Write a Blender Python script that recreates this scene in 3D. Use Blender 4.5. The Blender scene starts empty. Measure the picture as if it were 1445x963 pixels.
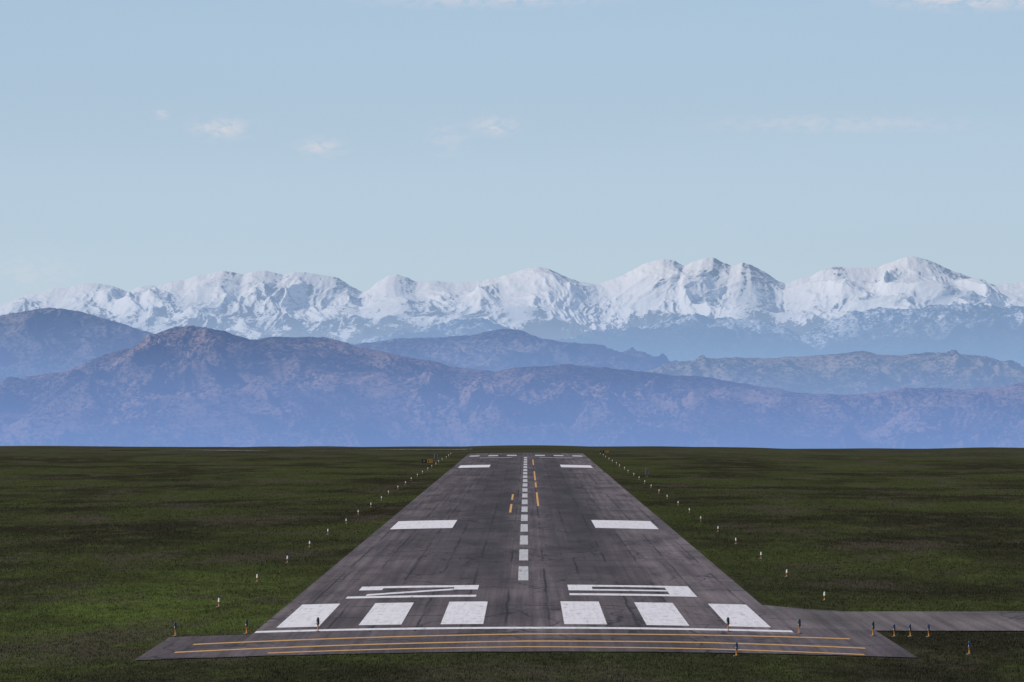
import bpy, math, numpy as np
from mathutils import Vector
rng = np.random.default_rng(7)
scene = bpy.context.scene
scene.view_settings.view_transform = 'Standard'
scene.view_settings.look = 'None'
scene.view_settings.exposure = 0

# ------------------------------------------------------------------ camera
EYE = 9.6            # camera height above runway (m)
MR = 1.0/10450.0     # angular unit used for the surveyed skylines (tangent)
cd = bpy.data.cameras.new("camera"); cam = bpy.data.objects.new("camera", cd)
scene.collection.objects.link(cam); scene.camera = cam
cam.location = (0, 0, EYE); cam.rotation_euler = (math.radians(90), 0, 0)
cd.sensor_width = 36; cd.lens = 36*10450/1445
cd.shift_x = -0.0142; cd.shift_y = 0.0633
cd.clip_start = 1; cd.clip_end = 120000

# ------------------------------------------------------------------ helpers
def link(o): scene.collection.objects.link(o); return o

class NT:
    def __init__(s, nt): s.nt = nt; s.n = nt.nodes; s.l = nt.links
    def new(s, t, **k):
        n = s.n.new(t)
        for a, b in k.items(): setattr(n, a, b)
        return n
    def put(s, sock, v):
        if v is None: return
        if isinstance(v, bpy.types.NodeSocket): s.l.new(v, sock)
        else:
            if hasattr(sock.default_value, '__len__') and len(sock.default_value) == 4 and len(v) == 3: v = (*v, 1)
            sock.default_value = v
    def math(s, op, a, b=None, c=None, clamp=False):
        n = s.new('ShaderNodeMath', operation=op, use_clamp=clamp)
        s.put(n.inputs[0], a); s.put(n.inputs[1], b); s.put(n.inputs[2], c)
        return n.outputs[0]
    def mix(s, f, a, b, mode='MIX'):
        n = s.new('ShaderNodeMix', data_type='RGBA', blend_type=mode)
        s.put(n.inputs[0], f); s.put(n.inputs[6], a); s.put(n.inputs[7], b)
        return n.outputs[2]
    def mul(s, c, f):
        n = s.new('ShaderNodeVectorMath', operation='SCALE'); s.put(n.inputs[0], c); s.put(n.inputs['Scale'], f); return n.outputs[0]
    def ramp(s, v, a, b, lo=0.0, hi=1.0, smooth=True):
        n = s.new('ShaderNodeMapRange', interpolation_type='SMOOTHSTEP' if smooth else 'LINEAR')
        s.put(n.inputs[0], v); s.put(n.inputs[1], a); s.put(n.inputs[2], b); s.put(n.inputs[3], lo); s.put(n.inputs[4], hi)
        return n.outputs[0]
    def pos(s):
        return s.new('ShaderNodeNewGeometry').outputs['Position']
    def scale(s, v, sc, off=(0, 0, 0)):
        n = s.new('ShaderNodeMapping'); s.put(n.inputs[0], v)
        n.inputs['Scale'].default_value = sc; n.inputs['Location'].default_value = off
        return n.outputs[0]
    def noise(s, v, sc=1.0, det=4, rough=0.55, dist=0.0):
        n = s.new('ShaderNodeTexNoise'); s.put(n.inputs['Vector'], v)
        n.inputs['Scale'].default_value = sc; n.inputs['Detail'].default_value = det
        n.inputs['Roughness'].default_value = rough; n.inputs['Distortion'].default_value = dist
        return n.outputs['Fac']
    def sep(s, v):
        n = s.new('ShaderNodeSeparateXYZ'); s.put(n.inputs[0], v); return n.outputs

def newmat(name):
    m = bpy.data.materials.new(name); m.use_nodes = True
    t = NT(m.node_tree); b = t.n['Principled BSDF']; b.inputs['Specular IOR Level'].default_value = 0.15
    b.inputs['Roughness'].default_value = 0.9
    return m, t, b

def simple(name, col, rough=0.6, var=0.15, spec=0.3):
    m, t, b = newmat(name)
    n = t.noise(t.pos(), 20, 2)
    c = t.mix(t.ramp(n, 0.3, 0.7), tuple(x*(1-var) for x in col), tuple(x*(1+var) for x in col))
    t.put(b.inputs['Base Color'], c); b.inputs['Roughness'].default_value = rough
    b.inputs['Specular IOR Level'].default_value = spec
    return m

def grid_mesh(name, X, Y, Z, mat, attrs=None, smooth=True):
    r, c = X.shape
    co = np.stack([X, Y, Z], -1).reshape(-1, 3).astype(np.float32)
    i = np.arange(r*c).reshape(r, c)
    q = np.stack([i[:-1, :-1], i[:-1, 1:], i[1:, 1:], i[1:, :-1]], -1).reshape(-1, 4)
    if Y[1, 0] < Y[0, 0]: q = q[:, ::-1]
    me = bpy.data.meshes.new(name)
    me.vertices.add(len(co)); me.vertices.foreach_set('co', co.ravel())
    me.loops.add(q.size); me.loops.foreach_set('vertex_index', np.ascontiguousarray(q).ravel().astype(np.int32))
    me.polygons.add(len(q)); me.polygons.foreach_set('loop_start', np.arange(0, q.size, 4, dtype=np.int32))
    me.polygons.foreach_set('use_smooth', np.full(len(q), smooth))
    me.update(calc_edges=True)
    if attrs:
        for k, v in attrs.items():
            a = me.attributes.new(k, 'FLOAT', 'POINT'); a.data.foreach_set('value', v.ravel().astype(np.float32))
    me.materials.append(mat)
    return link(bpy.data.objects.new(name, me))

# numpy gradient noise
_g = rng.uniform(0, 2*math.pi, (256, 256)); _gx, _gy = np.cos(_g), np.sin(_g)
def pn(x, y, seed=0):
    x = x + seed*17.31; y = y + seed*9.77
    xi = np.floor(x).astype(int); yi = np.floor(y).astype(int)
    fx = x-xi; fy = y-yi
    def g(a, b, dx, dy):
        A = (xi+a) & 255; B = (yi+b) & 255
        return _gx[A, B]*dx + _gy[A, B]*dy
    u = fx*fx*fx*(fx*(fx*6-15)+10); v = fy*fy*fy*(fy*(fy*6-15)+10)
    a = g(0, 0, fx, fy)*(1-u) + g(1, 0, fx-1, fy)*u
    b = g(0, 1, fx, fy-1)*(1-u) + g(1, 1, fx-1, fy-1)*u
    return (a*(1-v)+b*v)*1.4
def fbm(x, y, o=5, seed=0, gain=0.5):
    s = 0; a = 1; t = 0
    for i in range(o):
        s = s + a*pn(x*2**i, y*2**i, seed+i); t += a; a *= gain
    return s/t
def ridged(x, y, o=5, seed=0, gain=0.5):
    s = 0; a = 1; t = 0; w = 1
    for i in range(o):
        n = (1-np.abs(pn(x*2**i, y*2**i, seed+i))*1.6)
        n = np.clip(n, 0, 1)**2
        s = s + a*n*w; w = np.clip(n*1.6, 0, 1); t += a; a *= gain
    return s/t
def sstep(x, a, b):
    t = np.clip((x-a)/(b-a), 0, 1); return t*t*(3-2*t)

# ------------------------------------------------------------------ ground & pavement levels
BX = np.arange(-60, 61, 1.0)
BZ = np.maximum(0.17*(1-(BX/11.5)**2), -0.13)
def zc(x): return np.interp(x, BX, BZ)
CREST = 1765.0
def gz(x, y):
    x = np.asarray(x, float); y = np.asarray(y, float)
    z = zc(x)-0.035
    side = sstep(np.abs(x), 17, 45)*sstep(y, 200, 420)
    z = z + side*(0.42*pn(x/45, y/110, 3) + 0.16*pn(x/14, y/40, 5) - 0.1)
    z = z - 0.45*sstep(x, 35, 70)*sstep(y, 900, 1600)
    d = np.clip(y-CREST, 0, None)
    z = z - np.where(d < 150, 1e-4*d*d, 2.25+(d-150)*0.03)
    return np.maximum(z, -262)

def grass_color(t):
    p = t.pos(); xyz = t.sep(p)
    big = t.noise(t.scale(p, (0.045, 0.012, 0.0)), 1, 3, 0.6)
    mid = t.noise(t.scale(p, (0.25, 0.05, 0.0), (5, 3, 0)), 1, 4, 0.65)
    fine = t.noise(t.scale(p, (1.7, 0.4, 1.0)), 1, 4, 0.75)
    c = t.mix(t.ramp(big, 0.38, 0.60), (0.030, 0.029, 0.018), (0.050, 0.058, 0.023))
    # lusher growth south of the threshold
    gx = t.math('POWER', t.math('DIVIDE', t.math('ADD', xyz[0], 18.0), 8.0), 2)
    gy = t.math('POWER', t.math('DIVIDE', t.math('SUBTRACT', xyz[1], 355.0), 75.0), 2)
    lush = t.math('EXPONENT', t.math('MULTIPLY', t.math('ADD', gx, gy), -1))
    lush = t.math('MULTIPLY', t.math('ADD', lush, t.ramp(mid, 0.5, 0.72, 0, 0.4)), t.ramp(mid, 0.32, 0.58, 0.35, 1.0), clamp=True)
    c = t.mix(lush, c, (0.082, 0.106, 0.030))
    dry = t.math('MULTIPLY', t.ramp(t.noise(t.scale(p, (0.10, 0.018, 0), (9, 1, 0)), 1, 5, 0.7), 0.50, 0.64), 0.75)
    c = t.mix(dry, c, (0.070, 0.059, 0.043))
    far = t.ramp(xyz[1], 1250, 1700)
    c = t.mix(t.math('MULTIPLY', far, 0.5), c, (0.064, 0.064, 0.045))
    return t.mul(c, t.ramp(fine, 0.25, 0.75, 0.6, 1.4, False)), fine

m_ground, t, b = newmat("grass_soil")
c, fine = grass_color(t)
t.put(b.inputs['Base Color'], c)
b.inputs['Specular IOR Level'].default_value = 0.0

xs = np.concatenate([-np.geomspace(9000, 210, 22), np.arange(-200, -18, 4.0), np.arange(-18, 18.5, 1.0), np.arange(21, 201, 4.0), np.geomspace(210, 9000, 22)])
ys = np.concatenate([np.arange(-400, 200, 40.0), np.arange(200, 2000, 8.0), np.geomspace(2000, 14500, 60)])
GX, GY = np.meshgrid(xs, ys)
grid_mesh("ground", GX, GY, gz(GX, GY), m_ground)

# ------------------------------------------------------------------ asphalt
def asphalt(name, col, lanes=True):
    m, t, b = newmat(name)
    p = t.pos(); xyz = t.sep(p); x, y = xyz[0], xyz[1]
    ax = t.math('ABSOLUTE', x)
    mul = t.mul
    base = t.mix(t.ramp(t.noise(t.scale(p, (0.3, 0.025, 0)), 1, 4, 0.6), 0.3, 0.7), tuple(a*0.68 for a in col), tuple(a*1.32 for a in col))
    streak = t.noise(t.scale(p, (2.6, 0.010, 0)), 1, 3, 0.65)
    base = mul(base, t.ramp(streak, 0.3, 0.7, 0.66, 1.34, False))
    grain = t.noise(t.scale(p, (7, 1.2, 0)), 1, 3, 0.7)
    base = mul(base, t.ramp(grain, 0.3, 0.7, 0.76, 1.25, False))
    if lanes:
        wob = t.math('MULTIPLY', t.math('SUBTRACT', t.noise(t.scale(p, (0.0, 0.07, 0)), 1, 3), 0.5), 0.30)
        xl = t.math('ADD', t.math('ADD', x, 0.9), wob)
        lane = t.math('FLOOR', t.math('DIVIDE', xl, 3.8))
        wn = t.new('ShaderNodeTexWhiteNoise', noise_dimensions='1D'); t.put(wn.inputs['W'], lane)
        base = mul(base, t.ramp(wn.outputs[0], 0, 1, 0.82, 1.16, False))
        fx = t.math('FRACT', t.math('DIVIDE', xl, 1.9))
        seam = t.math('LESS_THAN', t.math('MINIMUM', fx, t.math('SUBTRACT', 1.0, fx)), 0.032)
        seam = t.math('MULTIPLY', seam, t.ramp(t.noise(t.scale(p, (0.6, 0.02, 0)), 1, 3), 0.42, 0.58, 0.0, 0.75))
        base = t.mix(seam, base, (0.018, 0.016, 0.018))
        rub = t.math('MULTIPLY', t.ramp(ax, 0.8, 2.0), t.ramp(ax, 4.2, 6.5, 1, 0))
        rub = t.math('MULTIPLY', rub, t.math('MULTIPLY', t.ramp(y, 340, 480), t.ramp(y, 900, 1300, 1, 0.4)))
        rub = t.math('MULTIPLY', rub, t.ramp(streak, 0.35, 0.65, 0.1, 0.65))
        base = t.mix(rub, base, (0.030, 0.027, 0.030))
        base = mul(base, t.ramp(ax, 6.5, 11, 1.0, 1.28))
        base = mul(base, t.ramp(y, 320, 700, 1.12, 1.0))
    wy = t.math('ADD', y, t.math('MULTIPLY', t.noise(t.scale(p, (0.25, 0.02, 0)), 1, 3, 0.7), 14))
    fy = t.math('FRACT', t.math('DIVIDE', wy, 17.0))
    tc = t.math('MULTIPLY', t.math('LESS_THAN', fy, 0.055), t.ramp(t.noise(t.scale(p, (0.12, 0.05, 0), (3, 3, 0)), 1, 2), 0.44, 0.58, 0.0, 0.7))
    base = t.mix(tc, base, (0.022, 0.02, 0.024))
    vo = t.new('ShaderNodeTexVoronoi', feature='DISTANCE_TO_EDGE')
    wv = t.new('ShaderNodeTexNoise'); t.put(wv.inputs['Vector'], t.scale(p, (0.5, 0.1, 0))); wv.inputs['Scale'].default_value = 1
    add = t.new('ShaderNodeVectorMath', operation='ADD'); t.put(add.inputs[0], t.scale(p, (0.33, 0.05, 0))); t.put(add.inputs[1], wv.outputs['Color'])
    t.put(vo.inputs['Vector'], add.outputs[0]); vo.inputs['Scale'].default_value = 1.0
    cr = t.math('MULTIPLY', t.ramp(vo.outputs[0], 0.014, 0.035, 1, 0), t.ramp(t.noise(t.scale(p, (0.1, 0.02, 0), (7, 0, 0)), 1, 2), 0.42, 0.58, 0.0, 0.7))
    base = t.mix(cr, base, (0.02, 0.019, 0.022))
    sp = t.ramp(t.noise(t.scale(p, (1.0, 0.12, 0), (2, 8, 0)), 1, 4, 0.75), 0.60, 0.72)
    base = t.mix(t.math('MULTIPLY', sp, 0.4), base, (0.15, 0.13, 0.13))
    t.put(b.inputs['Base Color'], base)
    return m, base
m_asph, _ = asphalt("runway_asphalt", (0.102, 0.081, 0.084))
m_pad, _ = asphalt("blast_pad_asphalt", (0.102, 0.081, 0.084), False)
m_taxi, _ = asphalt("taxiway_asphalt", (0.140, 0.116, 0.113), False)

def strips(name, pieces, mat, off, smooth=False):
    """pieces: (x0,x1, ylo, yhi) with ylo/yhi numbers or functions of x; draped on the crowned surface"""
    V = []; F = []
    for x0, x1, lo, hi in pieces:
        lo_f = lo if callable(lo) else (lambda x, v=lo: v)
        hi_f = hi if callable(hi) else (lambda x, v=hi: v)
        cuts = sorted({x0, x1, *[float(k) for k in range(math.ceil(x0), math.floor(x1)+1)]})
        i0 = len(V)
        for x in cuts:
            z = float(zc(x))+off
            V += [(x, lo_f(x), z), (x, hi_f(x), z)]
        for k in range(len(cuts)-1):
            a = i0+2*k; F.append((a, a+2, a+3, a+1))
    me = bpy.data.meshes.new(name); me.from_pydata(V, [], F); me.materials.append(mat)
    return link(bpy.data.objects.new(name, me))

wobble = lambda s, a: (lambda x: a*float(pn(np.array(x*0.6), np.array(s*1.0), 2)))
w1 = wobble(1.3, 0.7)
strips("runway", [(-11.55, 11.35, 311.0, 1492.0)], m_asph, 0.0)
strips("blast_pad", [(-15.0, 15.1, lambda x: 284.3+0.10*x+w1(x), 310.996), (11.356, 15.1, 311.0, 320.5), ], m_pad, 0.0)
strips("taxiway", [(11.356, 60.0, 320.506, lambda x: 350.5+7*max(0, 1-(x-11.3)/4)**2)], m_taxi, 0.0)
RX, RY = np.meshgrid(np.arange(-92, -11, 4.0), np.linspace(1628, 1656, 5))
grid_mesh("service_road", RX, RY, gz(RX, RY)+0.07, m_taxi)

# ------------------------------------------------------------------ paint
def paint(name, col, wear=0.5):
    m, t, b = newmat(name)
    p = t.pos()
    s = t.noise(t.scale(p, (5.5, 0.10, 0)), 1, 4, 0.7)
    g = t.noise(t.scale(p, (2.0, 0.4, 0), (3, 1, 0)), 1, 4, 0.8)
    k = t.math('ADD', t.math('MULTIPLY', t.ramp(s, 0.46, 0.72), 0.45*wear), t.math('MULTIPLY', t.ramp(g, 0.53, 0.68), 0.95*wear), clamp=True)
    c = t.mix(k, col, tuple(0.35*a+0.05 for a in col))
    t.put(b.inputs['Base Color'], c); b.inputs['Roughness'].default_value = 0.75
    return m
m_white = paint("white_paint", (0.80, 0.76, 0.77), 0.75)
m_cl = paint("worn_white_paint", (0.55, 0.53, 0.54), 1.0)
m_yel = paint("yellow_paint", (0.66, 0.37, 0.13), 0.6)

P = []
c0 = -0.12
for a, b_ in ((1.75, 3.6), (5.3, 7.15), (8.85, 10.68)):
    for s in (-1, 1):
        xa, xb = sorted((c0+s*a, c0+s*b_))
        P.append((xa, xb, 320.0+rng.uniform(-.5, .5), 357.0+rng.uniform(-.8, .8)))
P.append((-11.5, 11.3, lambda x: 313.2+0.03*x, lambda x: 315.8+0.03*x))
for y0, y1 in ((574, 614), (1142, 1190)):
    P += [(-10.6, -5.75, y0, y1), (5.35, 10.25, y0, y1)]
# runway designator "2" (left)
L, R = -8.95, -2.5
P += [(L, R, 366.0, 369.8),
      (L+0.3, R, 385.6, 389.8),
      (R-1.25, R, 380.6, 385.59),
      (L+0.3, L+1.5, 381.8, 385.59),
      (L+0.9, R-1.26, lambda x, L=L: 370.4+(x-L-0.9)*(9.4/4.3), lambda x, L=L: 373.8+(x-L-0.9)*(9.0/4.3))]
# "9" (right)
L, R = 2.15, 8.5
P += [(L, R, 369.0, 372.8),
      (L+1.26, R-1.3, 378.6, 381.4),
      (L, R, 386.6, 390.5),
      (L, L+1.25, 378.6, 386.59),
      (R-1.29, R, 372.81, 386.59)]
strips("runway_marking", P, m_white, 0.006)
P = []
y = 400.0
while y < 1330:
    P.append((-0.46, 0.10, y, y+35)); y += 51.6
strips("runway_centerline_marking", P, m_cl, 0.006)
P = []
for a, b_ in ((1.75, 3.6), (5.3, 7.15), (8.85, 10.68)):
    P += [(c0-b_, c0-a, 1395, 1425), (c0+a, c0+b_, 1395, 1425)]
P += [(-8.6, -2.6, 1350, 1357), (2.4, 8.4, 1350, 1357)]
strips("far_threshold_marking", P, m_cl, 0.006)
P = []
def pl(pts, w):
    xs_, ys_ = zip(*pts)
    P.append((xs_[0], xs_[-1], lambda x: float(np.interp(x, xs_, ys_))-w/2, lambda x: float(np.interp(x, xs_, ys_))+w/2))
pl([(-13.5, 299.8), (-7, 302.8), (0, 306.0), (7, 306.8), (13.4, 307.0)], 1.3)
pl([(-13.8, 290.5), (-7, 293.8), (0, 296.8), (7, 297.0), (13.5, 295.2)], 1.3)
pl([(-10.0, 286.2), (-5, 288.2), (0, 289.8), (7, 289.2), (13.1, 287.2)], 1.1)
strips("chevron_marking", P, m_yel, 0.006)
P = []
for a, b_ in ((697, 808), (857, 912), (937, 1067), (1180, 1303)):
    P.append((1.0, 1.2, a, b_))
for a, b_ in ((743, 790), (655, 711)):
    P.append((-1.55, -1.35, a, b_))
strips("taxi_lead_off_marking", P, m_yel, 0.006)

# ------------------------------------------------------------------ grass blades
m_blade, t, b = newmat("grass_blade")
c, fine = grass_color(t)
at = t.new('ShaderNodeAttribute', attribute_name='tone')
c = t.mul(c, t.ramp(at.outputs['Fac'], 0, 1, 0.9, 1.5, False))
straw = t.mix(t.ramp(at.outputs['Fac'], 0.93, 0.96, 0, 0.5), c, (0.11, 0.10, 0.06))
t.put(b.inputs['Base Color'], straw); b.inputs['Specular IOR Level'].default_value = 0.0
N = 480000
u = rng.random(N)
y = 1/(1/232.0 + u*(1/1400.0-1/232.0))
keep = rng.random(N) > sstep(y, 450, 1350)
y = y[keep]; N = len(y)
x = rng.uniform(-1, 1, N)*(0.075*y+3)
edge = 0.10*rng.standard_normal(N)
on = ((np.abs(x) < 11.6+edge) & (y > 309)) | ((np.abs(x) < 15.1+edge) & (y > 283.6+0.1*x+edge*3) & (y < 311)) \
   | ((x > 11) & (x < 15.1+edge) & (y < 322) & (y > 309)) | ((x > 11) & (y > 320.4+edge*3) & (y < 351+edge*3))
on |= (x > 11) & (x < 15.3) & (y > 340) & (y < 350.5+7*np.clip(1-(x-11.3)/4, 0, 1)**2)
x, y = x[~on], y[~on]; N = len(x)
clump = np.clip(0.5+0.9*fbm(x/1.1, y/3.0, 3, 11), 0.05, 1)
near = (np.abs(np.abs(x)-11.6) < 1.2)
hgt = (0.03+0.08*rng.random(N)*clump*1.6)*(y/330)**0.35*np.where(near, 0.8, 1)
wid = (0.010+0.016*rng.random(N))*(y/330)**0.8
ang = rng.uniform(-0.9, 0.9, N)
lean = rng.normal(0, 0.5, N)*hgt
z = gz(x, y)-0.02
A = np.stack([x-wid*np.cos(ang), y-wid*np.sin(ang), z], -1)
B = np.stack([x+wid*np.cos(ang), y+wid*np.sin(ang), z], -1)
C = np.stack([x+lean, y+rng.normal(0, 0.3, N)*hgt, z+0.02+hgt], -1)
co = np.stack([A, B, C], 1).reshape(-1, 3).astype(np.float32)
me = bpy.data.meshes.new("grass")
me.vertices.add(3*N); me.vertices.foreach_set('co', co.ravel())
me.loops.add(3*N); me.loops.foreach_set('vertex_index', np.arange(3*N, dtype=np.int32))
me.polygons.add(N); me.polygons.foreach_set('loop_start', np.arange(0, 3*N, 3, dtype=np.int32))
me.update(calc_edges=True)
a = me.attributes.new('tone', 'FLOAT', 'POINT'); a.data.foreach_set('value', np.repeat(rng.random(N), 3).astype(np.float32))
me.materials.append(m_blade)
link(bpy.data.objects.new("grass", me))
print("blades", N)

# ------------------------------------------------------------------ airfield lights and signs
m_or = simple("orange_yellow_enamel", (0.62, 0.25, 0.04), 0.5)
m_lens = simple("frosted_white_lens", (0.80, 0.80, 0.78), 0.3, 0.05)
m_dark = simple("dark_green_lens", (0.02, 0.035, 0.03), 0.25)
m_blue = simple("blue_lens", (0.015, 0.03, 0.08), 0.25)
m_metal = simple("cast_metal", (0.10, 0.10, 0.10), 0.5)
m_sy = simple("sign_yellow", (0.60, 0.28, 0.03), 0.5)
m_sb = simple("sign_black", (0.02, 0.02, 0.02), 0.5)

def lathe(name, prof, mats, seg=18):
    V = []; F = []; MI = []
    for r, z, mi in prof:
        for k in range(seg):
            a = 2*math.pi*k/seg; V.append((r*math.cos(a), r*math.sin(a), z))
    for j in range(len(prof)-1):
        for k in range(seg):
            k2 = (k+1) % seg
            F.append((j*seg+k, j*seg+k2, (j+1)*seg+k2, (j+1)*seg+k)); MI.append(prof[j+1][2])
    V.append((0, 0, prof[-1][1])); top = len(V)-1
    for k in range(seg): F.append(((len(prof)-1)*seg+k, (len(prof)-1)*seg+(k+1) % seg, top)); MI.append(prof[-1][2])
    me = bpy.data.meshes.new(name); me.from_pydata(V, [], F)
    for m in mats: me.materials.append(m)
    me.polygons.foreach_set('material_index', MI); me.polygons.foreach_set('use_smooth', [True]*len(F)); me.update()
    return me
def elevated_light(name, lens, h, lr):
    s = h
    prof = [(0.13, 0, 0), (0.13, 0.03, 0), (0.045, 0.04, 0), (0.026, 0.06, 1), (0.026, 0.42*s, 1), (0.04, 0.44*s, 1), (0.045, 0.50*s, 1),
            (lr*1.15, 0.53*s, 0), (lr*1.15, 0.57*s, 0), (lr, 0.58*s, 2), (lr*1.02, 0.80*s, 2), (lr*0.9, 0.90*s, 2), (lr*0.6, 0.97*s, 2), (lr*0.25, s, 2)]
    return lathe(name, prof, [m_metal, m_or, lens])
me_edge = elevated_light("runway_edge_light", m_lens, 0.44, 0.046)
me_thr = elevated_light("threshold_light", m_dark, 0.62, 0.062)
me_tax = elevated_light("taxiway_edge_light", m_blue, 0.54, 0.050)
def put(me, x, y, paved=False):
    z = float(zc(x)) if paved else float(gz(x, y))
    o = link(bpy.data.objects.new(me.name, me)); o.location = (x, y, z); o.rotation_euler = (rng.normal(0, .02), rng.normal(0, .02), rng.uniform(0, 6))
for y in np.arange(359, 1500, 50.5): put(me_edge, -14.95+rng.normal(0, .08), y)
for y in np.arange(371, 1500, 50.5): put(me_edge, 14.85+rng.normal(0, .08), y)
for x in (-14.8, -11.8, -8.8, 8.5, 11.5, 14.6): put(me_thr, x, 312.2, True)
for x, y in ((15.55, 313), (16.25, 313.4), (17.0, 313)): put(me_tax, x, y)
for x, y in ((17.4, 291), (8.0, 282.3)): put(me_tax, x, y)

def box(V, F, MI, cx, cy, cz, sx, sy, sz, mi, bev=0.015):
    i = len(V)
    hx, hy, hz = sx/2, sy/2, sz/2; b = min(bev, hx*.4, hz*.4)
    ring = [(-hx+b, -hz), (hx-b, -hz), (hx, -hz+b), (hx, hz-b), (hx-b, hz), (-hx+b, hz), (-hx, hz-b), (-hx, -hz+b)]
    for yy in (-hy, hy):
        for a, c in ring: V.append((cx+a, cy+yy, cz+c))
    F.append(tuple(range(i, i+8))); MI.append(mi)
    F.append(tuple(range(i+15, i+7, -1))); MI.append(mi)
    for k in range(8):
        F.append((i+k, i+8+k, i+8+(k+1) % 8, i+(k+1) % 8)); MI.append(mi)
def sign(name, x, y, w, h, rz=0.0):
    V, F, MI = [], [], []
    for s in (-1, 0, 1):
        box(V, F, MI, s*w*0.38, 0, 0.18, 0.07, 0.07, 0.36, 0)
        box(V, F, MI, s*w*0.38, 0, 0.02, 0.25, 0.25, 0.04, 0)
    box(V, F, MI, 0, 0, 0.36+h/2, w, 0.22, h, 0, 0.04)
    box(V, F, MI, w*0.22, -0.118, 0.36+h/2, w*0.46, 0.01, h*0.8, 1, 0.02)
    box(V, F, MI, -w*0.24, -0.118, 0.36+h/2, w*0.42, 0.01, h*0.8, 2, 0.02)
    for a, c, e, f in ((0.10, 0, 0.05, 0.5), (0.16, 0.22, 0.06, 0.08), (0.16, -0.02, 0.06, 0.08), (0.28, 0, 0.10, 0.08), (0.36, 0.1, 0.05, 0.2)):
        box(V, F, MI, w*a, -0.128, 0.36+h/2+h*c, w*e, 0.006, h*f, 2, 0.004)
    for a, c, e, f in ((-0.30, 0, 0.04, 0.5), (-0.20, 0, 0.04, 0.5), (-0.25, 0.2, 0.05, 0.08)):
        box(V, F, MI, w*a, -0.128, 0.36+h/2+h*c, w*e, 0.006, h*f, 1, 0.004)
    me = bpy.data.meshes.new(name); me.from_pydata(V, [], F)
    for m in (m_metal, m_sy, m_sb): me.materials.append(m)
    me.polygons.foreach_set('material_index', MI); me.update()
    o = link(bpy.data.objects.new(name, me)); o.location = (x, y, float(gz(x, y))); o.rotation_euler = (0, 0, rz)
sign("airfield_guidance_sign", -16.3, 1215, 2.0, 0.7)
sign("airfield_guidance_sign", 15.6, 1480, 2.0, 0.5)
sign("airfield_guidance_sign", 16.4, 1010, 1.1, 0.9, 1.3)
sign("airfield_guidance_sign", -15.9, 1300, 1.4, 0.9, 1.2)

# ------------------------------------------------------------------ mountains
U0, V0 = 743.0, 573.0
def skyline(pts, D):
    p = np.array(pts, float); return (p[:, 0]-U0)*MR*D, EYE+(V0-p[:, 1])*MR*D

def relief_mat(name, kind, haze, f_top, f_bot, z_top, z_bot, opencol=None):
    m, t, b = newmat(name)
    p = t.pos(); xyz = t.sep(p)
    b.inputs['Specular IOR Level'].default_value = 0.0
    at = t.new('ShaderNodeAttribute', attribute_name='snow').outputs['Fac']
    if kind == 'snow':
        n1 = t.noise(t.scale(p, (0.022, 0.006, 0.040)), 1, 5, 0.75)
        n2 = t.noise(t.scale(p, (0.12, 0.03, 0.16)), 1, 2, 0.7)
        k = t.math('ADD', at, t.math('ADD', t.math('MULTIPLY', t.math('SUBTRACT', n1, 0.5), 2.1), t.math('MULTIPLY', t.math('SUBTRACT', n2, 0.5), 1.0)))
        k = t.ramp(k, 0.42, 0.68)
        rock = t.mix(n2, (0.03, 0.035, 0.045), (0.10, 0.095, 0.10))
        c = t.mix(k, rock, (0.78, 0.73, 0.67))
    else:
        sc = {'forest': 1.6, 'hill': 2.4}[kind]
        n1 = t.noise(t.scale(p, (0.004*sc, 0.0015*sc, 0.007*sc)), 1, 5, 0.7)
        n2 = t.noise(t.scale(p, (0.04*sc, 0.012*sc, 0.07*sc)), 1, 3, 0.8)
        k = t.ramp(t.math('ADD', t.math('MULTIPLY', n1, 0.7), t.math('MULTIPLY', n2, 0.7)), 0.60, 0.80)
        k = t.math('MULTIPLY', k, at, clamp=True)
        trees = t.mix(t.ramp(n2, 0.38, 0.62), (0.004, 0.007, 0.009), (0.075, 0.066, 0.055))
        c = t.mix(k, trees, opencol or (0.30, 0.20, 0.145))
    t.put(b.inputs['Base Color'], c)
    # aerial perspective: haze painted into the material as blue emission, stronger low down
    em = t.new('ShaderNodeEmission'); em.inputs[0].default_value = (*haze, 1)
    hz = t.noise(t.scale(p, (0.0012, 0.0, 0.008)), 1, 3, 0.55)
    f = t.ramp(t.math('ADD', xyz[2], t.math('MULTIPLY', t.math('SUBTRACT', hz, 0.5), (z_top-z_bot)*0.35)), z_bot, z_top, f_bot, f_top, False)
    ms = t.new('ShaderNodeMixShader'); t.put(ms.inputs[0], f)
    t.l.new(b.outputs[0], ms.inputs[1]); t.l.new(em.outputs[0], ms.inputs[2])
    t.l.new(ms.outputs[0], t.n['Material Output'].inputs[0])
    return m

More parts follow.
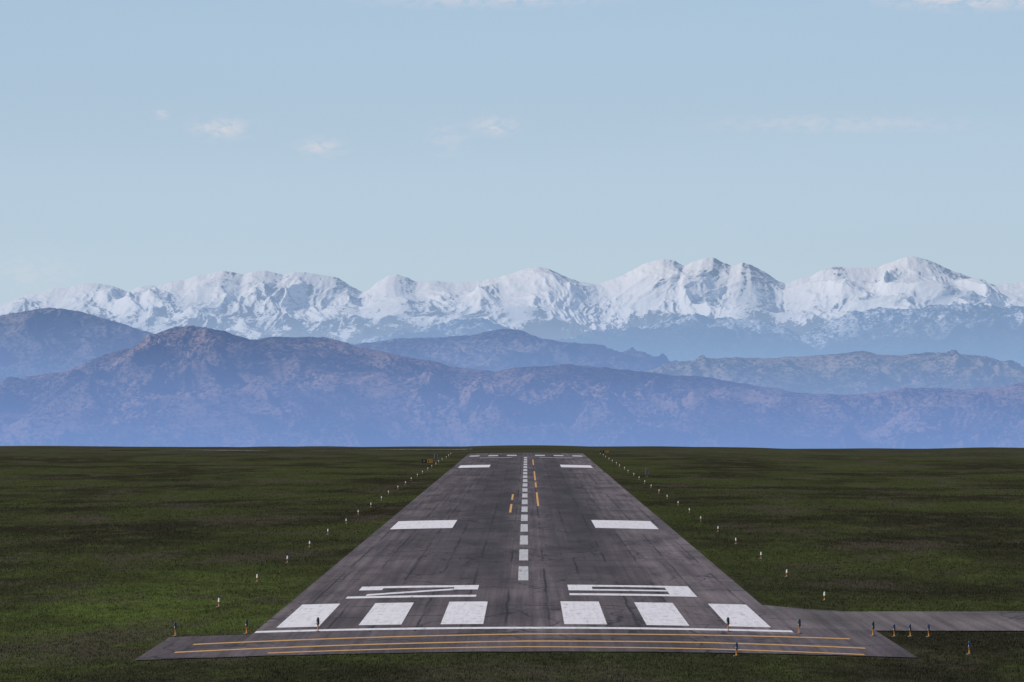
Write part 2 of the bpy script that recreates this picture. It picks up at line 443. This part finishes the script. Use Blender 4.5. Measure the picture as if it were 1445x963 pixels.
def mountain(name, D, pts, base, L, amp, lam, mat, dx, nrow, seed, warp=0.35, snow=None, pw=1.15, rough=1.0, diag=0.25):
    px, pz = skyline(pts, D)
    half = 760*MR*D*1.2
    x = np.arange(-half, half, dx)
    tt = np.concatenate([-np.linspace(0.5, 0.02, 14), np.linspace(0, 1, nrow)**1.25])
    X, T = np.meshgrid(x, tt)
    Yc = D + 0.12*L*fbm(X/(lam*5), X*0+seed, 3, seed)
    Y = Yc - T*L
    Tc = np.clip(T, 0, 1)
    wx = X + lam*warp*Tc**0.8*2.6*fbm(X/(lam*1.6), Y/(lam*2.4), 3, seed+20) + diag*L*0.35*Tc*fbm(X/(lam*4), X*0+3, 2, seed+8)
    Pz = np.interp(wx, px, pz)
    Pz = Pz + (pz.max()-base)*0.02*rough*fbm(wx/(lam*0.22), Y/(lam*1.2), 5, seed+33, 0.62)
    g = np.where(T >= 0, (1-Tc)**pw, np.clip(1+T*1.9, 0, 1))
    env = sstep(T, 0.0, 0.22)*(0.35+0.65*(1-sstep(T, 0.8, 1.0)))
    q = X/lam + 1.1*fbm(X/(lam*1.9), Y/(lam*2.4), 3, seed+40)
    r = ridged(q, Y/(lam*1.9), 6, seed+50, 0.55)
    low = fbm(X/(lam*2.6), Y/(lam*3.4), 3, seed+60)
    H = base + (Pz-base)*g + amp*env*(r-0.42) + amp*1.0*env*low
    H = np.where(T < 0, np.minimum(H, Pz), H)
    attrs = None
    if snow is not None:
        dxh = np.gradient(H, axis=1)/dx
        attrs = {'snow': snow(X, Y, H, T, dxh, r)}
    return grid_mesh(name, X, Y, H, mat, attrs)

zt = lambda v, D: EYE+(V0-v)*MR*D
snow_pts = [(-300, 420), (-200, 400), (-100, 412), (0, 432), (20, 424), (45, 415), (70, 409), (95, 406), (120, 401), (140, 400), (160, 404), (182, 412), (200, 404), (212, 404), (222, 404), (245, 397), (262, 396), (280, 389), (300, 386), (315, 383), (330, 384),
 (345, 388), (358, 384), (375, 383), (400, 387), (415, 384), (440, 386), (460, 388), (478, 393), (492, 402), (512, 413), (522, 408), (535, 397), (548, 389), (560, 387), (575, 393), (590, 398), (610, 396), (640, 399), (660, 398), (680, 397), (705, 391), (728, 384),
 (748, 378), (760, 377), (775, 381), (792, 389), (815, 398), (838, 401), (852, 398), (872, 391), (890, 382), (905, 375), (920, 369), (938, 366), (952, 368), (966, 375), (978, 370), (992, 366), (1008, 365), (1020, 372), (1032, 376), (1048, 371), (1060, 374), (1078, 384), (1095, 396),
 (1108, 401), (1125, 395), (1145, 389), (1160, 381), (1180, 377), (1200, 378), (1222, 379), (1242, 376), (1262, 369), (1280, 362), (1292, 362), (1308, 366), (1325, 373), (1345, 384), (1368, 391), (1388, 399), (1405, 402), (1425, 400), (1445, 398), (1560, 410), (1700, 390), (1800, 420)]
D0 = 40000
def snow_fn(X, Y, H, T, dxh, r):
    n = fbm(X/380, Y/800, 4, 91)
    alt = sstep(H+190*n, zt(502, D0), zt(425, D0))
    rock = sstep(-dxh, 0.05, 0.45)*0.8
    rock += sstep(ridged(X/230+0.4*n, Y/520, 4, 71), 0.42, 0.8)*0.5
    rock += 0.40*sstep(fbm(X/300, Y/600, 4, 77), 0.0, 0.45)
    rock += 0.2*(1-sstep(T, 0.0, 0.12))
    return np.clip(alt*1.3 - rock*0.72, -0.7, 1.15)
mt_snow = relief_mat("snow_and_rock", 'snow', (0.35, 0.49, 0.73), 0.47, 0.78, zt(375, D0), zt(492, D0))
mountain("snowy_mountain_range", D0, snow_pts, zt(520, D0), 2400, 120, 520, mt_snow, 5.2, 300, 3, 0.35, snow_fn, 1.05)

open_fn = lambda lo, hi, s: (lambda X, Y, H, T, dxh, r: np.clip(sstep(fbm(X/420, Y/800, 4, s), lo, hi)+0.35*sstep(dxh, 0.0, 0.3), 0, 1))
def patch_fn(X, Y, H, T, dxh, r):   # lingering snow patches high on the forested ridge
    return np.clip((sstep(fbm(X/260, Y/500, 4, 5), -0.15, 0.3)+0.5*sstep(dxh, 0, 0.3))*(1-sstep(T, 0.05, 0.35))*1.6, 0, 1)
D1 = 33000
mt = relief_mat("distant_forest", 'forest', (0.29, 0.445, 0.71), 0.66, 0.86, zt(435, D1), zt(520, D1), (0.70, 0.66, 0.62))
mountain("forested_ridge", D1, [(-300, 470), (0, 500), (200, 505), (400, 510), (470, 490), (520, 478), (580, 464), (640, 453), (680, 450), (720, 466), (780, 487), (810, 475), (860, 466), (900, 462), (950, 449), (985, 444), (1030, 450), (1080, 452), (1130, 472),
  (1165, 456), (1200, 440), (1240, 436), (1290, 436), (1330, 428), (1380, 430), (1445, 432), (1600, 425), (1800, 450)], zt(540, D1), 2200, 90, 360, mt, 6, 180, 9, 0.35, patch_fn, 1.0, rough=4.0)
D2 = 25000
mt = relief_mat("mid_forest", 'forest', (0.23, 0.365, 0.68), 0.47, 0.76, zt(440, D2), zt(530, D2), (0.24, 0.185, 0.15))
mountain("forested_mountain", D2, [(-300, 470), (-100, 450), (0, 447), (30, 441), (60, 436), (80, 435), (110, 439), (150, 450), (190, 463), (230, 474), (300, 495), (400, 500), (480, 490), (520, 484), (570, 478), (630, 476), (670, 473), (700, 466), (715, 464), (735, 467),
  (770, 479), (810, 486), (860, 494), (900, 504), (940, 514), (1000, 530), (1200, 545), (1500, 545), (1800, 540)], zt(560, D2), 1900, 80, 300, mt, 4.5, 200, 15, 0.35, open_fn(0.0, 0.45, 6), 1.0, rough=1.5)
D2b = 22500
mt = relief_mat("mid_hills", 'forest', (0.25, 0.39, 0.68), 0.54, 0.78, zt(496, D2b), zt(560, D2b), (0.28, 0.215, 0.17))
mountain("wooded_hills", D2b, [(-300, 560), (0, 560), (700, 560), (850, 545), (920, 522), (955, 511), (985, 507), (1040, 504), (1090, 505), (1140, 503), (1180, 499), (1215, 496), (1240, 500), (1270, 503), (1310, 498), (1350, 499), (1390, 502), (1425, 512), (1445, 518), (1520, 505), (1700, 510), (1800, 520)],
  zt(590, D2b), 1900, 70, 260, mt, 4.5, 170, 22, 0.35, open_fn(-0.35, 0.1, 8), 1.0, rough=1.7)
D3 = 17000
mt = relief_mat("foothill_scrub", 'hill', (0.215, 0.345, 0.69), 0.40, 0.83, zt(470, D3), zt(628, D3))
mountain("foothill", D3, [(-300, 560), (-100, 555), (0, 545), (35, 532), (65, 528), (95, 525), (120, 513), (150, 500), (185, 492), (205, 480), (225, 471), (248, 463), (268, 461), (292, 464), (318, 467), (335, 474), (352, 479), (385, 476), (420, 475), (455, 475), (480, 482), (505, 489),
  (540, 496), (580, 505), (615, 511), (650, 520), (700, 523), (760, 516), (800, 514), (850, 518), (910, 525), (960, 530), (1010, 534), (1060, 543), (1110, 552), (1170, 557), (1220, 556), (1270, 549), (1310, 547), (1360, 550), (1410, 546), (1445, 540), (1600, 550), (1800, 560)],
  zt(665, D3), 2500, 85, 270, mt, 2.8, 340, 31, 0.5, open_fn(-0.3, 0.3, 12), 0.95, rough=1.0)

# ------------------------------------------------------------------ sky and sun
EL, AZ = math.radians(36), math.radians(262)
w = bpy.data.worlds.new("sky"); scene.world = w; w.use_nodes = True
t = NT(w.node_tree); bg = t.n['Background']
sky = t.new('ShaderNodeTexSky', sky_type='NISHITA'); sky.sun_disc = False
sky.sun_elevation = EL; sky.sun_rotation = AZ; sky.altitude = 1600; sky.air_density = 1.0; sky.dust_density = 0.3; sky.ozone_density = 2.0
g = t.new('ShaderNodeTexCoord').outputs['Generated']; xyz = t.sep(g)
yy = t.math('MAXIMUM', xyz[1], 0.05)
ca = t.math('DIVIDE', xyz[0], yy); cb = t.math('DIVIDE', xyz[2], yy)
cv = t.new('ShaderNodeCombineXYZ'); t.put(cv.inputs[0], ca); t.put(cv.inputs[1], cb)
nz = t.noise(t.scale(cv.outputs[0], (450, 900, 0)), 1, 4, 0.62, 0.4)
tot = None
for u, v, su, sv, k in ((312, 181, 30, 11, 1.), (452, 208, 24, 10, .8), (698, 178, 22, 10, 1.), (632, 196, 22, 18, .35), (1180, 175, 150, 10, .45), (228, 161, 10, 7, .6), (680, -6, 130, 12, .9), (1370, -2, 95, 12, 1.1), (40, 385, 70, 25, .35)):
    a = t.math('POWER', t.math('DIVIDE', t.math('SUBTRACT', ca, (u-U0)*MR), su*MR), 2)
    b2 = t.math('POWER', t.math('DIVIDE', t.math('SUBTRACT', cb, (V0-v)*MR), sv*MR), 2)
    e = t.math('MULTIPLY', t.math('EXPONENT', t.math('MULTIPLY', t.math('ADD', a, b2), -0.8)), k)
    tot = e if tot is None else t.math('ADD', tot, e)
mask = t.math('MULTIPLY', t.math('MULTIPLY', tot, t.ramp(nz, 0.34, 0.62)), t.math('GREATER_THAN', xyz[1], 0.1), clamp=True)
# low-altitude haze layer: pale blue towards the horizon
hz = t.mix(t.ramp(xyz[2], 0.0, 0.060, 0, 1, False), (5.25, 6.45, 7.40), (3.80, 5.30, 6.95))
band = t.noise(t.scale(g, (4, 4, 45)), 1, 2, 0.5)
hz = t.mul(hz, t.ramp(band, 0.3, 0.7, 0.975, 1.025))
col = t.mix(t.ramp(xyz[2], 0.06, 0.45, 0.94, 0.0), sky.outputs[0], hz)
col = t.mix(t.math('MULTIPLY', mask, 0.75), col, (7.1, 6.8, 7.3))
t.put(bg.inputs[0], col); bg.inputs[1].default_value = 0.10
w.cycles.sampling_method = 'NONE'
sd = bpy.data.lights.new("sun", 'SUN'); sd.energy = 3.7; sd.angle = math.radians(0.5); sd.color = (1.0, 0.92, 0.82)
so = link(bpy.data.objects.new("sun", sd))
d = Vector((math.sin(AZ)*math.cos(EL), math.cos(AZ)*math.cos(EL), math.sin(EL)))
so.rotation_euler = d.to_track_quat('Z', 'Y').to_euler()
so.location = (0, 0, 100)
